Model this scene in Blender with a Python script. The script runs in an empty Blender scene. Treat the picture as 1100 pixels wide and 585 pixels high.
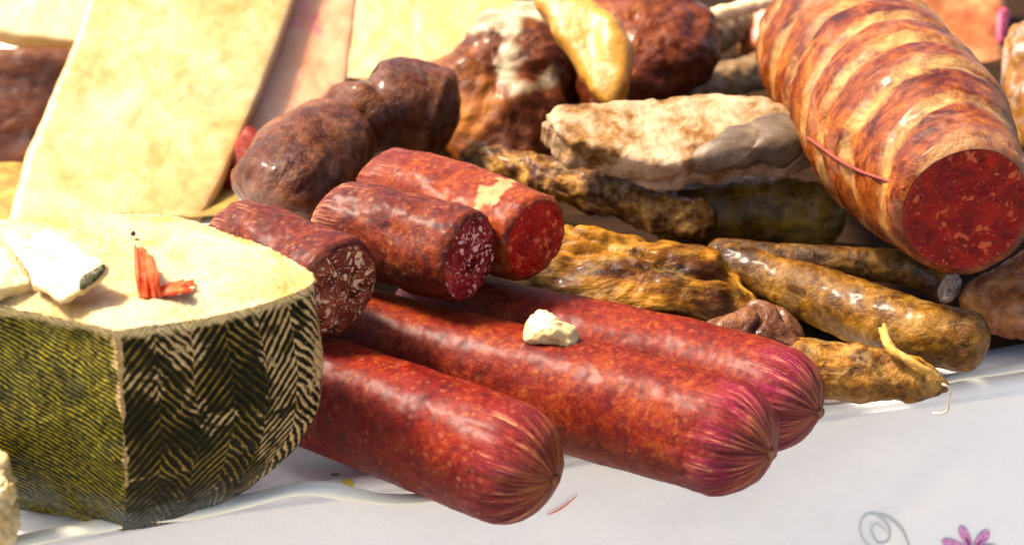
import bpy, math, random
from mathutils import Vector, noise, Matrix
from math import pi, sin, cos, sqrt, radians
random.seed(7)
S = bpy.context.scene
COL = S.collection

# ------------------------------------------------------------------ camera
PITCH = radians(25); DIST = 1.10; T = 0.25/1.10
CAM = Vector((0, -DIST*cos(PITCH), DIST*sin(PITCH)))
FWD = -CAM.normalized(); RIGHT = Vector((1,0,0)); UP = RIGHT.cross(FWD)
cd = bpy.data.cameras.new('camera'); cam = bpy.data.objects.new('camera', cd); COL.objects.link(cam)
cam.location = CAM; cam.rotation_euler = (pi/2-PITCH, 0, 0)
cd.sensor_width = 36; cd.lens = 18/T; cd.clip_start = .02; cd.clip_end = 200
cd.dof.use_dof = True; cd.dof.focus_distance = 0.94; cd.dof.aperture_fstop = 10
S.camera = cam
S.render.resolution_x = 1024; S.render.resolution_y = 544

# ------------------------------------------------------------------ light
SUN = Vector((-.50, .12, .80)).normalized()
w = bpy.data.worlds.new('World'); S.world = w; w.use_nodes = True
sky = w.node_tree.nodes.new('ShaderNodeTexSky'); sky.sky_type = 'NISHITA'; sky.sun_disc = False
sky.sun_elevation = math.asin(SUN.z); sky.sun_rotation = math.atan2(SUN.x, SUN.y)
bg = w.node_tree.nodes['Background']; w.node_tree.links.new(sky.outputs[0], bg.inputs[0]); bg.inputs[1].default_value = .148; sky.dust_density = 4.0; sky.ozone_density = 0; sky.air_density = .55
sl = bpy.data.lights.new('sun', 'SUN'); sl.energy = 5.0; sl.angle = radians(11); sl.color = (1, .89, .72)
so = bpy.data.objects.new('sun', sl); COL.objects.link(so); so.rotation_euler = SUN.to_track_quat('Z', 'Y').to_euler()
so.location = (-1, 0, 2)
S.view_settings.view_transform = 'Standard'; S.view_settings.look = 'None'
S.view_settings.exposure = 1.42; S.view_settings.gamma = 1

# ------------------------------------------------------------------ survey helpers (photo sight lines met with real planes)
def ray(px, py):
    return (FWD + RIGHT*((px-550)/550*T) + UP*((292.5-py)/550*T))
def W(px, py, z=0.0):
    d = ray(px, py); return CAM + d*((z-CAM.z)/d.z)
def WP(px, py, p, n):
    d = ray(px, py); return CAM + d*((p-CAM).dot(n)/d.dot(n))
def size(px, p):                      # length of px photo pixels at point p
    return px*T*(p-CAM).dot(FWD)/550
def V(*a): return Vector(a)
def fbm(p, sc, oc=4, seed=0.0):
    return noise.fractal(p*sc+Vector((seed, seed*1.7, -seed)), 1.0, 2.0, oc)
def ridge(p, sc, seed=0.0):
    return 1-abs(noise.noise(p*sc+Vector((seed, 3.1*seed, seed))))*2
def lerp(a, b, t): return a+(b-a)*t
def sm(a, b, x):
    t = max(0, min(1, (x-a)/(b-a))); return t*t*(3-2*t)
def catmull(P, closed=False, n=12):
    out = []; m = len(P)
    rng = range(m) if closed else range(m-1)
    for i in rng:
        if closed: a, b, c, d = P[i-1], P[i], P[(i+1) % m], P[(i+2) % m]
        else:
            a, b, c, d = P[max(i-1, 0)], P[i], P[i+1], P[min(i+2, m-1)]
        for k in range(n):
            t = k/n
            out.append(.5*((2*b)+(c-a)*t+(2*a-5*b+4*c-d)*t*t+(3*b-a-3*c+d)*t**3))
    if not closed: out.append(P[-1].copy())
    return out
def resample(P, vals, ss):
    """points and values at arc positions ss (0..1)"""
    L = [0]
    for i in range(1, len(P)): L.append(L[-1]+(P[i]-P[i-1]).length)
    tot = L[-1]; out = []; vo = []; j = 0
    for s in ss:
        x = s*tot
        while j < len(L)-2 and L[j+1] < x: j += 1
        t = (x-L[j])/max(L[j+1]-L[j], 1e-9); t = max(0, min(1, t))
        out.append(P[j].lerp(P[j+1], t)); vo.append(lerp(vals[j], vals[j+1], t))
    return out, vo, tot

def proj(p):
    d = p-CAM; z = d.dot(FWD); return (550+d.dot(RIGHT)/z/T*550, 292.5-d.dot(UP)/z/T*550)
def marks(me, off, name, chain, soft=6, wob=6, sc=70):
    """store where a patch of fat, torn casing or painted warm glow lies on the surface"""
    a = me.attributes.new(name, 'FLOAT', 'POINT'); out = []
    for v in me.vertices:
        p = v.co+off; x, y = proj(p); best = -99
        for ch in chain:
            for i in range(len(ch)-1):
                x0, y0, r0 = ch[i]; x1, y1, r1 = ch[i+1]; dx, dy = x1-x0, y1-y0
                t = max(0, min(1, ((x-x0)*dx+(y-y0)*dy)/(dx*dx+dy*dy+1e-9)))
                best = max(best, lerp(r0, r1, t)-math.hypot(x-x0-dx*t, y-y0-dy*t))
        if best > -40: best += wob*fbm(p, sc, 4, 5)
        out.append(sm(-soft, soft, best))
    a.data.foreach_set('value', out)

# ------------------------------------------------------------------ objects
def thing(name, label, cat, loc, group=None):
    o = bpy.data.objects.new(name, None); COL.objects.link(o); o.location = loc
    o.empty_display_size = .02; o['label'] = label; o['category'] = cat
    if group: o['group'] = group
    return o
def link(name, me, mat, parent=None, label=None):
    """mesh built in world coordinates; moved to the parent's frame"""
    o = bpy.data.objects.new(name, me); COL.objects.link(o)
    me.name = name
    if mat: me.materials.append(mat)
    if parent:
        r = parent; off = r.location.copy()
        while r.parent: r = r.parent; off += r.location
        me.transform(Matrix.Translation(-off)); o.parent = parent
    if label: o['label'] = label
    return o
def solo(name, label, cat, me, mat, loc=None, group=None):
    c = loc or (sum((v.co for v in me.vertices), Vector())/len(me.vertices))
    me.transform(Matrix.Translation(-c))
    o = bpy.data.objects.new(name, me); COL.objects.link(o); me.name = name; o.location = c
    me.materials.append(mat); o['label'] = label; o['category'] = cat
    if group: o['group'] = group
    return o
def mesh(verts, faces, smooth=True, attrs=None, uv=None):
    me = bpy.data.meshes.new('m'); me.from_pydata([tuple(v) for v in verts], [], faces); me.update()
    if smooth: me.polygons.foreach_set('use_smooth', [True]*len(me.polygons))
    if attrs:
        for k, (ty, data) in attrs.items():
            a = me.attributes.new(k, ty, 'POINT')
            if ty == 'FLOAT': a.data.foreach_set('value', data)
            else: a.data.foreach_set('vector', [c for v in data for c in v])
    if uv:
        l = me.uv_layers.new(name='UVMap'); d = []
        for p in me.polygons:
            for vi in p.vertices: d += list(uv[vi])
        l.data.foreach_set('uv', d)
    return me
def displace(me, fn):
    ns = [v.vector.copy() for v in me.vertex_normals]
    for v, n in zip(me.vertices, ns): v.co = v.co+n*fn(v.co, n, v.index)
    me.update()

def tube(pts, radii, start='round', end='round', nu=72, step=.0016, capk=.9, shape=None, disp=None, capwrinkle=0, squash=None):
    """skinned body along a smooth path; returns mesh and end frames"""
    P = catmull([Vector(p) for p in pts], n=16)
    rr = []; m = len(pts)
    for i in range(len(P)):
        t = i/(len(P)-1)*(m-1); k = min(int(t), m-2); f = t-k; f = f*f*(3-2*f) if m > 2 else f
        rr.append(lerp(radii[k], radii[k+1], f))
    tot = sum((P[i]-P[i-1]).length for i in range(1, len(P)))
    def capn(kind, R):
        if kind == 'round': return R*capk
        if kind == 'cut': return R*.16
        return R*.05
    cs = capn(start, radii[0])/tot; ce = capn(end, radii[-1])/tot
    ss = []; kq = 20
    for i in range(kq): ss.append(cs*(1-cos(i/kq*pi/2)))
    n = max(6, int(tot*(1-cs-ce)/step))
    for i in range(n+1): ss.append(cs+(1-cs-ce)*i/n)
    for i in range(1, kq+1): ss.append(1-ce*(1-cos((kq-i)/kq*pi/2)))
    C, R, tot = resample(P, rr, ss)
    tang = []
    for i in range(len(C)):
        a = C[max(i-1, 0)]; b = C[min(i+1, len(C)-1)]
        if (b-a).length < 1e-8: tang.append(tang[-1] if tang else (C[i+3]-C[i]).normalized())
        else: tang.append((b-a).normalized())
    up = Vector((0, 0, 1)); X = up.cross(tang[0]).normalized(); frames = []
    for t in tang:
        X = (X-t*X.dot(t)).normalized(); frames.append((X, t.cross(X)))
    verts = []; ring = []; cap = []; along = []
    for i, s in enumerate(ss):
        f = 1.0; cp = 0
        if s < cs:
            q = (cs-s)/cs
            if start == 'round': f = max(0, 1-q**2)**.5
            elif start == 'cut': f = 1-.06*q*q
            cp = q
        if s > 1-ce:
            q = (s-1+ce)/ce
            if end == 'round': f = max(0, 1-q**2)**.5
            elif end == 'cut': f = 1-.12*q**2.5
            cp = q
        dist = (1-s)*tot; dist0 = s*tot
        cm = 0
        if end == 'round': cm = max(cm, 1-min(dist/(R[i]*1.7+1e-9), 1))
        if start == 'round': cm = max(cm, 1-min(dist0/(R[i]*1.7+1e-9), 1))
        for k in range(nu):
            th = 2*pi*k/nu
            r = R[i]*max(f, .0015)
            if shape: r *= shape(s*tot, th, s)
            cx, cy = cos(th), sin(th)
            if squash: cy *= squash
            if capwrinkle and cm > 0:
                wv = noise.noise(Vector((cos(th)*5, sin(th)*5, s*3)))+.6*noise.noise(Vector((cos(th)*13, sin(th)*13, 7+s*9)))
                r *= 1+capwrinkle*wv*min(1, cm*1.5)
            p = C[i]+frames[i][0]*cx*r+frames[i][1]*cy*r
            verts.append(p); ring.append((cos(th), sin(th), s*tot)); cap.append(cm); along.append(s)
    faces = []
    for i in range(len(ss)-1):
        for k in range(nu):
            a = i*nu+k; b = i*nu+(k+1) % nu; faces.append((a, b, b+nu, a+nu))
    if start == 'round': faces.append(tuple(reversed(range(nu))))
    if end == 'round': faces.append(tuple(range(len(verts)-nu, len(verts))))
    at = {'ring': ('FLOAT_VECTOR', ring), 'cap': ('FLOAT', cap), 'along': ('FLOAT', along)}
    me = mesh(verts, faces, attrs=at)
    if disp: displace(me, disp)
    e0 = [me.vertices[k].co.copy() for k in range(nu)]; e1 = [me.vertices[len(verts)-nu+k].co.copy() for k in range(nu)]
    return me, (e0, -tang[0]), (e1, tang[-1])

def disc(loop, nrm, bulge=.0008, inset=.995, rough=.0006, seed=1, nr=60, lift=.0001):
    c = sum(loop, Vector())/len(loop); verts = []; rad = []
    n = len(loop)
    for j in range(nr):
        t = 1-j/(nr-1)*.98
        for p in loop:
            q = c+(p-c)*t*inset
            h = lift+bulge*(1-t*t)+rough*fbm(q, 260, 3, seed)*sm(1, .9, t)
            verts.append(q+nrm*h); rad.append(t)
    faces = []
    for j in range(nr-1):
        for k in range(n):
            a = j*n+k; b = j*n+(k+1) % n; faces.append((a, b, b+n, a+n))
    faces.append(tuple(range((nr-1)*n, nr*n)))
    me = mesh(verts, faces, attrs={'rad': ('FLOAT', rad)})
    bad = sum((p.normal.dot(nrm) for p in me.polygons))
    if bad < 0: me.flip_normals()
    return me

def slab(outline, p, n, thick, power=5, res=.003, disp=None, smoothn=8, center=None, nth=None, rag=0):
    """a lump or slab whose front face outline lies on the plane (p, n); thickness goes behind it"""
    n = n.normalized(); U = Vector((0, 0, 1)).cross(n)
    U = U.normalized() if U.length > .01 else Vector((1, 0, 0)); Vv = n.cross(U)
    pts = [WP(x, y, p, n) for x, y in outline]
    c = sum(pts, Vector())/len(pts) if center is None else WP(center[0], center[1], p, n)
    loc = [Vector(((q-c).dot(U), (q-c).dot(Vv), 0)) for q in pts]
    L = catmull(loc, closed=True, n=smoothn)
    if rag: L = [q*(1+rag*noise.fractal(Vector((q.x*60+thick*99, q.y*60, 3)), 1., 2., 4)) for q in L]
    # radial resample
    per = sum((L[i]-L[i-1]).length for i in range(len(L)))
    nth = nth or max(60, int(per/res)); 
    ss = [i/nth for i in range(nth)]
    L2, _, _ = resample(L+[L[0]], [0]*(len(L)+1), ss)
    R = sum(q.length for q in L2)/len(L2)
    prof = []; M = 400
    for i in range(M+1):
        ph = pi*i/M
        t = abs(sin(ph))**(2/power); h = math.copysign(abs(cos(ph))**(2/power), cos(ph))
        prof.append(Vector((t*R, h*thick/2, 0)))
    tl = sum((prof[i]-prof[i-1]).length for i in range(1, len(prof)))
    nr = max(14, int(tl/res)); prs, _, _ = resample(prof, [0]*len(prof), [i/nr for i in range(nr+1)])
    verts = []; rim = []; hh = []
    for j, q in enumerate(prs):
        t = max(q.x/R, .004); h = q.y-thick/2
        for l in L2:
            verts.append(c+U*l.x*t+Vv*l.y*t+n*h); rim.append(t); hh.append(q.y/thick+.5)
    faces = []; m = len(L2)
    for j in range(nr):
        for k in range(m):
            a = j*m+k; b = j*m+(k+1) % m; faces.append((a, a+m, b+m, b))
    faces.append(tuple(range(m))); faces.append(tuple(reversed(range(nr*m, nr*m+m))))
    me = mesh(verts, faces, attrs={'rim': ('FLOAT', rim), 'hh': ('FLOAT', hh)})
    vol = 0
    for f in me.polygons: vol += f.normal.dot(f.center-(c-n*thick/2))*f.area
    if vol < 0: me.flip_normals()
    if disp: displace(me, disp)
    return me

# ------------------------------------------------------------------ materials
class NT:
    def __init__(s, name):
        s.m = bpy.data.materials.new(name); s.m.use_nodes = True; s.t = s.m.node_tree; s.b = s.t.nodes['Principled BSDF']
    def n(s, ty, props=None, **ins):
        nd = s.t.nodes.new('ShaderNode'+ty)
        for k, v in (props or {}).items(): setattr(nd, k, v)
        for k, v in ins.items():
            key = int(k[1:]) if k[0] == '_' and k[1:].isdigit() else k
            s.set(nd.inputs[key], v)
        return nd
    def set(s, inp, v):
        if isinstance(v, bpy.types.NodeSocket): s.t.links.new(v, inp)
        elif isinstance(v, bpy.types.Node): s.t.links.new(v.outputs[0], inp)
        else:
            if inp.type == 'RGBA' and len(v) == 3: v = (*v, 1)
            inp.default_value = v
    def math(s, op, a, b=0.0, c=0.0, clamp=False):
        nd = s.n('Math', {'operation': op, 'use_clamp': clamp}); s.set(nd.inputs[0], a); s.set(nd.inputs[1], b); s.set(nd.inputs[2], c); return nd.outputs[0]
    def ramp(s, f, stops, interp='LINEAR'):
        nd = s.n('ValToRGB'); nd.color_ramp.interpolation = interp; e = nd.color_ramp.elements
        while len(e) > 1: e.remove(e[0])
        e[0].position = stops[0][0]; c = stops[0][1]; e[0].color = (*c, 1) if not isinstance(c, (int, float)) else (c, c, c, 1)
        for p, c in stops[1:]:
            x = e.new(p); x.color = (*c, 1) if not isinstance(c, (int, float)) else (c, c, c, 1)
        s.set(nd.inputs[0], f); return nd.outputs[0]
    def noise(s, vec, scale, detail=5, rough=.55, dist=0.0):
        nd = s.n('TexNoise'); s.set(nd.inputs['Vector'], vec); s.set(nd.inputs['Scale'], scale); s.set(nd.inputs['Detail'], detail)
        s.set(nd.inputs['Roughness'], rough); s.set(nd.inputs['Distortion'], dist); return nd.outputs['Fac']
    def vor(s, vec, scale, feature='F1', out='Distance', rnd=1.0):
        nd = s.n('TexVoronoi', {'feature': feature}); s.set(nd.inputs['Vector'], vec); s.set(nd.inputs['Scale'], scale); s.set(nd.inputs['Randomness'], rnd)
        return nd.outputs[out]
    def mix(s, f, a, b, bt='MIX'):
        nd = s.n('Mix', {'data_type': 'RGBA', 'blend_type': bt}); s.set(nd.inputs[0], f); s.set(nd.inputs[6], a); s.set(nd.inputs[7], b); return nd.outputs[2]
    def obj(s): return s.n('TexCoord').outputs['Object']
    def attr(s, name, o='Fac'): return s.n('Attribute', {'attribute_name': name}).outputs[o]
    def vmul(s, v, k):
        nd = s.n('VectorMath', {'operation': 'MULTIPLY'}); s.set(nd.inputs[0], v); nd.inputs[1].default_value = k; return nd.outputs[0]
    def bump(s, h, dist, strength=1.0, prev=None):
        nd = s.n('Bump'); s.set(nd.inputs['Height'], h); s.set(nd.inputs['Distance'], dist); s.set(nd.inputs['Strength'], strength)
        if prev is not None: s.set(nd.inputs['Normal'], prev)
        return nd.outputs['Normal']
    def done(s, col, rough, nrm=None, spec=.5, coat=0, coatr=.2, sss=0, sssr=(.01, .004, .002)):
        b = s.b; s.set(b.inputs['Base Color'], col); s.set(b.inputs['Roughness'], rough)
        b.inputs['Specular IOR Level'].default_value = spec
        if nrm is not None: s.set(b.inputs['Normal'], nrm)
        if coat: b.inputs['Coat Weight'].default_value = coat; b.inputs['Coat Roughness'].default_value = coatr
        if sss: b.inputs['Subsurface Weight'].default_value = sss; b.inputs['Subsurface Radius'].default_value = sssr; b.inputs['Subsurface Scale'].default_value = 1
        return s.m

def m_sausage(name, dark, mid, lite, speck=(.75, .28, .12), capcol=(.62, .16, .22), seed=0, rough=.40, white=.0, grain=.22, bloom=.35):
    t = NT(name); o = t.obj(); ov = t.n('Mapping'); t.set(ov.inputs[0], o); ov.inputs[1].default_value = (seed, seed*2, 0); o = ov.outputs[0]
    rg_ = t.n('VectorMath', {'operation': 'ADD'}); t.set(rg_.inputs[0], t.attr('ring', 'Vector')); rg_.inputs[1].default_value = (seed*3.7, seed*1.3, 0); ring = rg_.outputs[0]; cap = t.attr('cap')
    n1 = t.noise(o, 38, 6, .65, .5); n2 = t.noise(o, 300, 5, .65); nm = t.noise(o, 120, 4, .6, .6)
    f = t.math('ADD', t.math('ADD', t.math('MULTIPLY', n1, .25), t.math('MULTIPLY', n2, .35)), t.math('MULTIPLY', nm, .40))
    col = t.ramp(f, [(.36, dark), (.49, mid), (.63, lite)])
    fl = t.math('MULTIPLY', t.ramp(t.noise(o, 420, 4, .65, .6), [(.53, 0.), (.68, .5)]), t.ramp(n1, [(.40, .15), (.6, 1.)])); col = t.mix(fl, col, (.46, .12, .004))
    v = t.vor(o, 330, out='Distance'); vc = t.vor(o, 330, out='Color')
    g = t.math('MULTIPLY', t.ramp(v, [(.12, 1.), (.5, 0.)]), t.ramp(t.n('SeparateColor', _0=vc).outputs[0], [(.55, 0.), (.95, grain)]))
    col = t.mix(g, col, speck)
    st = t.noise(t.vmul(ring, (1, 1, 4)), 5.5, 5, .75, .15); st2 = t.noise(t.vmul(ring, (1, 1, 3.5)), 17, 4, .7, .08)
    sm_ = t.math('ADD', t.math('MULTIPLY', st, .45), t.math('MULTIPLY', st2, .55))
    cm = t.ramp(t.math('ADD', cap, t.math('MULTIPLY', t.math('SUBTRACT', nm, .5), .9)), [(.25, 0.), (.7, 1.)])
    big = t.noise(ring, 1.6, 3, .5)
    pm = t.math('MULTIPLY', t.math('MULTIPLY', cm, t.ramp(st, [(.38, .15), (.55, 1.)])), t.ramp(big, [(.35, .45), (.55, 1.)]))
    col = t.mix(pm, col, capcol)
    col = t.mix(t.math('MULTIPLY', cm, t.ramp(st2, [(.42, .9), (.49, 0.)])), col, (.09, .004, .006))
    col = t.mix(t.math('MULTIPLY', cm, t.ramp(sm_, [(.53, 0.), (.60, .75)])), t.mix(t.ramp(big, [(.42, 0.), (.58, 1.)]), (.36, .05, .03), (.72, .30, .13)), (.72, .30, .13)) if False else t.mix(t.math('MULTIPLY', t.math('MULTIPLY', cm, t.ramp(nm, [(.42, .2), (.56, 1.)])), t.ramp(sm_, [(.53, 0.), (.60, .85)])), col, (.74, .30, .13))
    tipm = t.math('MULTIPLY', t.ramp(cap, [(.70, 0.), (.97, 1.)]), t.ramp(sm_, [(.47, 0.), (.56, .7)]))
    col = t.mix(tipm, col, (.66, .22, .035))
    # patches of dry pinkish bloom
    bl = t.math('MULTIPLY', t.ramp(t.noise(o, 1000, 3, .6), [(.52, 0.), (.68, 1.)]), t.math('MULTIPLY', t.ramp(n1, [(.42, 0.), (.62, 1.)]), bloom))
    col = t.mix(bl, col, (.36, .07, .035))
    wr = t.noise(t.vmul(ring, (1, 1, 150)), 5.5, 6, .72, 1.0)      # skin wrinkles across
    lw = t.noise(t.vmul(ring, (1, 1, 16)), 12, 4, .7, .5)
    b = t.bump(wr, .0017, .8); b = t.bump(lw, .0006, .6, b); b = t.bump(nm, .0008, .5, b); b = t.bump(n2, .0010, .8, b); b = t.bump(sm_, t.math('MULTIPLY', cm, .008), 1., b)
    b = t.bump(t.noise(t.vmul(ring, (1, 1, 260)), 14, 3, .7, .6), .0009, .8, b); b = t.bump(t.noise(o, 1300, 2), .0004, .8, b)
    r = t.math('ADD', t.math('MULTIPLY', n2, .40), rough-.18)
    return t.done(col, r, b, spec=.12, coat=.13, coatr=.36, sss=.0)

def m_dry(name, stops_, sc=50, bl=.2, blcol=(.62, .58, .45), rough=.35, coat=.3, wrinkle=.0022, seed=0, streak=0.0, streakcol=(.6, .45, .2), aniso=(1, 1, 1), spec=.12):
    """dried, smoked or mouldy skins and meat"""
    stops = [(p, (c[0]*.84, c[1]*.77, c[2]*.5)) for p, c in stops_]
    t = NT(name); o = t.obj(); ov = t.n('Mapping'); t.set(ov.inputs[0], o); ov.inputs[1].default_value = (seed, -seed, seed*.5); ov.inputs[3].default_value = aniso; o = ov.outputs[0]
    n1 = t.noise(o, sc, 7, .62, .7); n2 = t.noise(o, sc*5, 5, .65, .3); n3 = t.noise(o, sc*.35, 3, .5)
    f = t.math('ADD', t.math('ADD', t.math('MULTIPLY', n1, .55), t.math('MULTIPLY', n2, .25)), t.math('MULTIPLY', n3, .2))
    col = t.ramp(f, stops)
    m = t.math('MULTIPLY', t.ramp(t.noise(o, sc*1.7, 6, .7, .8), [(.5, 0.), (.66, 1.)]), bl)
    col = t.mix(m, col, blcol)
    if streak:
        s = t.math('MULTIPLY', t.ramp(t.noise(t.vmul(o, (1, 1, .25)), sc*2.5, 5, .7, 1.2), [(.55, 0.), (.62, 1.)]), streak)
        col = t.mix(s, col, streakcol)
    b = t.bump(n1, wrinkle, .8); b = t.bump(n2, wrinkle*.5, .8, b); b = t.bump(t.noise(o, 1100, 3), .0003, .7, b)
    r = t.math('ADD', t.math('MULTIPLY', n2, .35), rough-.17)
    return t.done(col, r, b, spec=spec, coat=coat*.22, coatr=.16)

def m_cut(name, meat, meat2, fat, amount=.35, sc=170, rough=.35, coat=.35, deep=(.1, .0, .0)):
    t = NT(name); o = t.obj(); wob = t.n('VectorMath', {'operation': 'ADD'}); 
    nz = t.n('TexNoise'); t.set(nz.inputs['Vector'], o); nz.inputs['Scale'].default_value = 120
    sc_ = t.n('VectorMath', {'operation': 'SCALE'}); t.set(sc_.inputs[0], nz.outputs['Color']); sc_.inputs['Scale'].default_value = .014
    t.set(wob.inputs[0], o); t.set(wob.inputs[1], sc_.outputs[0]); o2 = wob.outputs[0]
    n1 = t.noise(o2, 110, 5, .65); col = t.ramp(n1, [(.32, deep), (.47, meat), (.68, meat2)])
    v = t.vor(o2, sc); vc = t.n('SeparateColor', _0=t.vor(o2, sc, out='Color')).outputs[0]
    a = 1-amount
    g = t.math('MULTIPLY', t.ramp(v, [(.34, 1.), (.46, 0.)]), t.ramp(vc, [(a, 0.), (a+.04, 1.)]))
    v2 = t.vor(o2, sc*2.3); vc2 = t.n('SeparateColor', _0=t.vor(o2, sc*2.3, out='Color')).outputs[1]
    g2 = t.math('MULTIPLY', t.ramp(v2, [(.25, 1.), (.42, 0.)]), t.ramp(vc2, [(a, 0.), (a+.04, .8)]))
    gg = t.math('MAXIMUM', g, g2)
    col = t.mix(gg, col, fat)
    rim = t.ramp(t.math('ADD', t.attr('rad'), t.math('MULTIPLY', t.math('SUBTRACT', n1, .5), .12)), [(.93, 0.), (1., .6)]); col = t.mix(rim, col, (.16, .02, .012))
    b = t.bump(gg, .0007, .7); b = t.bump(n1, .0014, .7, b); b = t.bump(t.noise(o, 900, 3), .0003, .7, b)
    return t.done(col, t.math('ADD', rough, t.math('MULTIPLY', n1, .2)), b, spec=.08, coat=coat*.3, coatr=.2, sss=.0)

def m_fat(name, base, warm, stain, sc=16, rough=.45, meat=None, meatlv=(.6, .7), sss=.3, aniso=(1, 1, 1), meatsc=30):
    t = NT(name); o0 = t.obj(); ov = t.n('Mapping'); t.set(ov.inputs[0], o0); ov.inputs[3].default_value = aniso; o = ov.outputs[0]
    n1 = t.noise(o0, sc, 5, .6, .5); n2 = t.noise(o0, sc*4, 5, .65, .6); n3 = t.noise(o0, 420, 4, .6)
    col = t.ramp(t.math('ADD', t.math('MULTIPLY', n1, .6), t.math('MULTIPLY', n2, .4)), [(.38, base), (.52, warm), (.66, stain)])
    if meat:
        mm = t.ramp(t.noise(o, meatsc, 4, .6, .6), [(meatlv[0], 0.), (meatlv[1], 1.)]); col = t.mix(mm, col, meat)
    b = t.bump(n2, .0012, .5); b = t.bump(n3, .0006, .5, b)
    return t.done(col, rough, b, spec=.4, coat=.15, coatr=.35, sss=sss, sssr=(.012, .008, .004))

def m_plain(name, c, rough=.6, spec=.4, bump=0, bs=300, var=.15):
    t = NT(name); o = t.obj(); n1 = t.noise(o, bs*.3, 5, .6)
    col = t.mix(t.ramp(n1, [(.35, 0.), (.7, 1.)]), tuple(x*(1-var) for x in c), tuple(min(1, x*(1+var)) for x in c))
    nr = t.bump(t.noise(o, bs, 4), bump, .8) if bump else None
    return t.done(col, rough, nr, spec=spec)

# ------------------------------------------------------------------ table, cloth, ground
E0 = W(0, 578, 0); E1 = W(1100, 392, 0)
EX = (E1-E0); EX.z = 0; ELEN = EX.length; EX.normalize(); IN = Vector((-EX.y, EX.x, 0))     # IN points to the back
def edge_bow(s):         # the cloth edge is not ruler straight
    return .004*sin(s*9+1)+.003*sin(s*23)
def cloth_point(s, t):
    """s along the table edge (m), t across: >0 on the table, <0 hanging"""
    rad = .006; p = E0+EX*s+IN*edge_bow(s)
    q = s*1.0
    if t >= 0:
        up = .0015*fbm(V(s, t, 0), 9, 3)+.0015*abs(fbm(V(s, t, 5), 4, 2))
        # loose fold lying along the edge
        k = sm(.30, .20, s)*sm(-.3, .0, s); c = .020+.006*sin(s*22)+.008*sm(.1,.3,s)
        up += (.0085+.003*sin(s*31+2))*k*math.exp(-((t-c)/.0075)**2)
        k2 = sm(.47, .55, s); up += .008*k2*math.exp(-((t-.012)/.006)**2)
        up *= sm(-.002, .006, t)
        return p+IN*(t-.0)+Vector((0, 0, up-.0002))
    a = -t
    if a < rad*pi/2:
        th = a/rad
        return p-IN*(rad*sin(th))+Vector((0, 0, -rad*(1-cos(th))))
    d = a-rad*pi/2
    wave = (.006*sin(s*17+.6+3*d)+.004*fbm(V(s*1, d*.6, 2), 9, 3)+.002*sin(s*43+1))*sm(0, .16, d)+.0022*sm(.55, 1, ridge(V(s*1.0+d*.7, d*.35, 1), 11, 2.7))*sm(.01, .05, d)+.0008*fbm(V(s, d, 9), 30, 3)*sm(0, .02, d)
    return p-IN*(rad+.001+wave+d*.05)+Vector((0, 0, -rad-d))

def cloth_mat():
    t = NT('cloth'); o = t.obj()
    n1 = t.noise(o, 7, 4, .6, .5); col = t.ramp(n1, [(.35, (.84, .82, .77)), (.6, (.89, .87, .82))])
    st = t.ramp(t.noise(o, 22, 5, .7, .8), [(.60, 0.), (.75, .25)]); col = t.mix(st, col, (.80, .70, .52))
    uv = t.n('TexCoord').outputs['UV']
    wv = t.n('TexWave', {'bands_direction': 'X'}); t.set(wv.inputs['Vector'], uv); wv.inputs['Scale'].default_value = 420
    wv2 = t.n('TexWave', {'bands_direction': 'Y'}); t.set(wv2.inputs['Vector'], uv); wv2.inputs['Scale'].default_value = 420
    weave = t.math('ADD', wv.outputs['Fac'], wv2.outputs['Fac'])
    b = t.bump(weave, .00012, .5); b = t.bump(t.noise(o, 70, 4, .6, 1), .0014, .45, b)
    return t.done(col, .75, b, spec=.25)
tb = thing('tablecloth', 'white cotton tablecloth printed with pink flowers, hanging over the front edge of the stall table', 'tablecloth', E0.lerp(E1, .5))
ts = [-.62, -.55, -.48, -.42, -.36, -.30]+[-.28+i*.0035 for i in range(75)]+[-.0175+i*.0011 for i in range(60)]+[.0485+i*.008 for i in range(90)]
s0, s1, ns = -.45, ELEN+.45, 420
vs = []; uv = []
for t_ in ts:
    for i in range(ns+1):
        s_ = s0+(s1-s0)*i/ns; vs.append(cloth_point(s_, t_)); uv.append((s_, t_))
fs = [(j*(ns+1)+i, j*(ns+1)+i+1, (j+1)*(ns+1)+i+1, (j+1)*(ns+1)+i) for j in range(len(ts)-1) for i in range(ns)]
CLOTH = cloth_mat()
link('cloth_sheet', mesh(vs, fs, uv=uv), CLOTH, tb)

def on_front(px, py):       # photo sight line met with the hanging front of the cloth -> (s, t)
    q = WP(px, py, E0-IN*.012, IN); d = -.006-q.z
    return ((q-E0).dot(EX), -(d+.006*pi/2))
def print_patch(name, poly_st, mat, lift=.0007, label=None):
    """a flat printed motif following the cloth"""
    c = Vector((sum(p[0] for p in poly_st)/len(poly_st), sum(p[1] for p in poly_st)/len(poly_st), 0))
    vs = []; m = len(poly_st); rings = 3
    for r in range(rings+1):
        f = 1-r/rings*.999
        for p in poly_st:
            s_ = c.x+(p[0]-c.x)*f; t_ = c.y+(p[1]-c.y)*f
            q = cloth_point(s_, t_); a = cloth_point(s_+.001, t_)-q; b = cloth_point(s_, t_+.001)-q
            n = a.cross(b).normalized()
            vs.append(q+n*lift)
    fs = [(r*m+k, r*m+(k+1) % m, (r+1)*m+(k+1) % m, (r+1)*m+k) for r in range(rings) for k in range(m)]
    return link(name, mesh(vs, fs), mat, tb, label)
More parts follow.
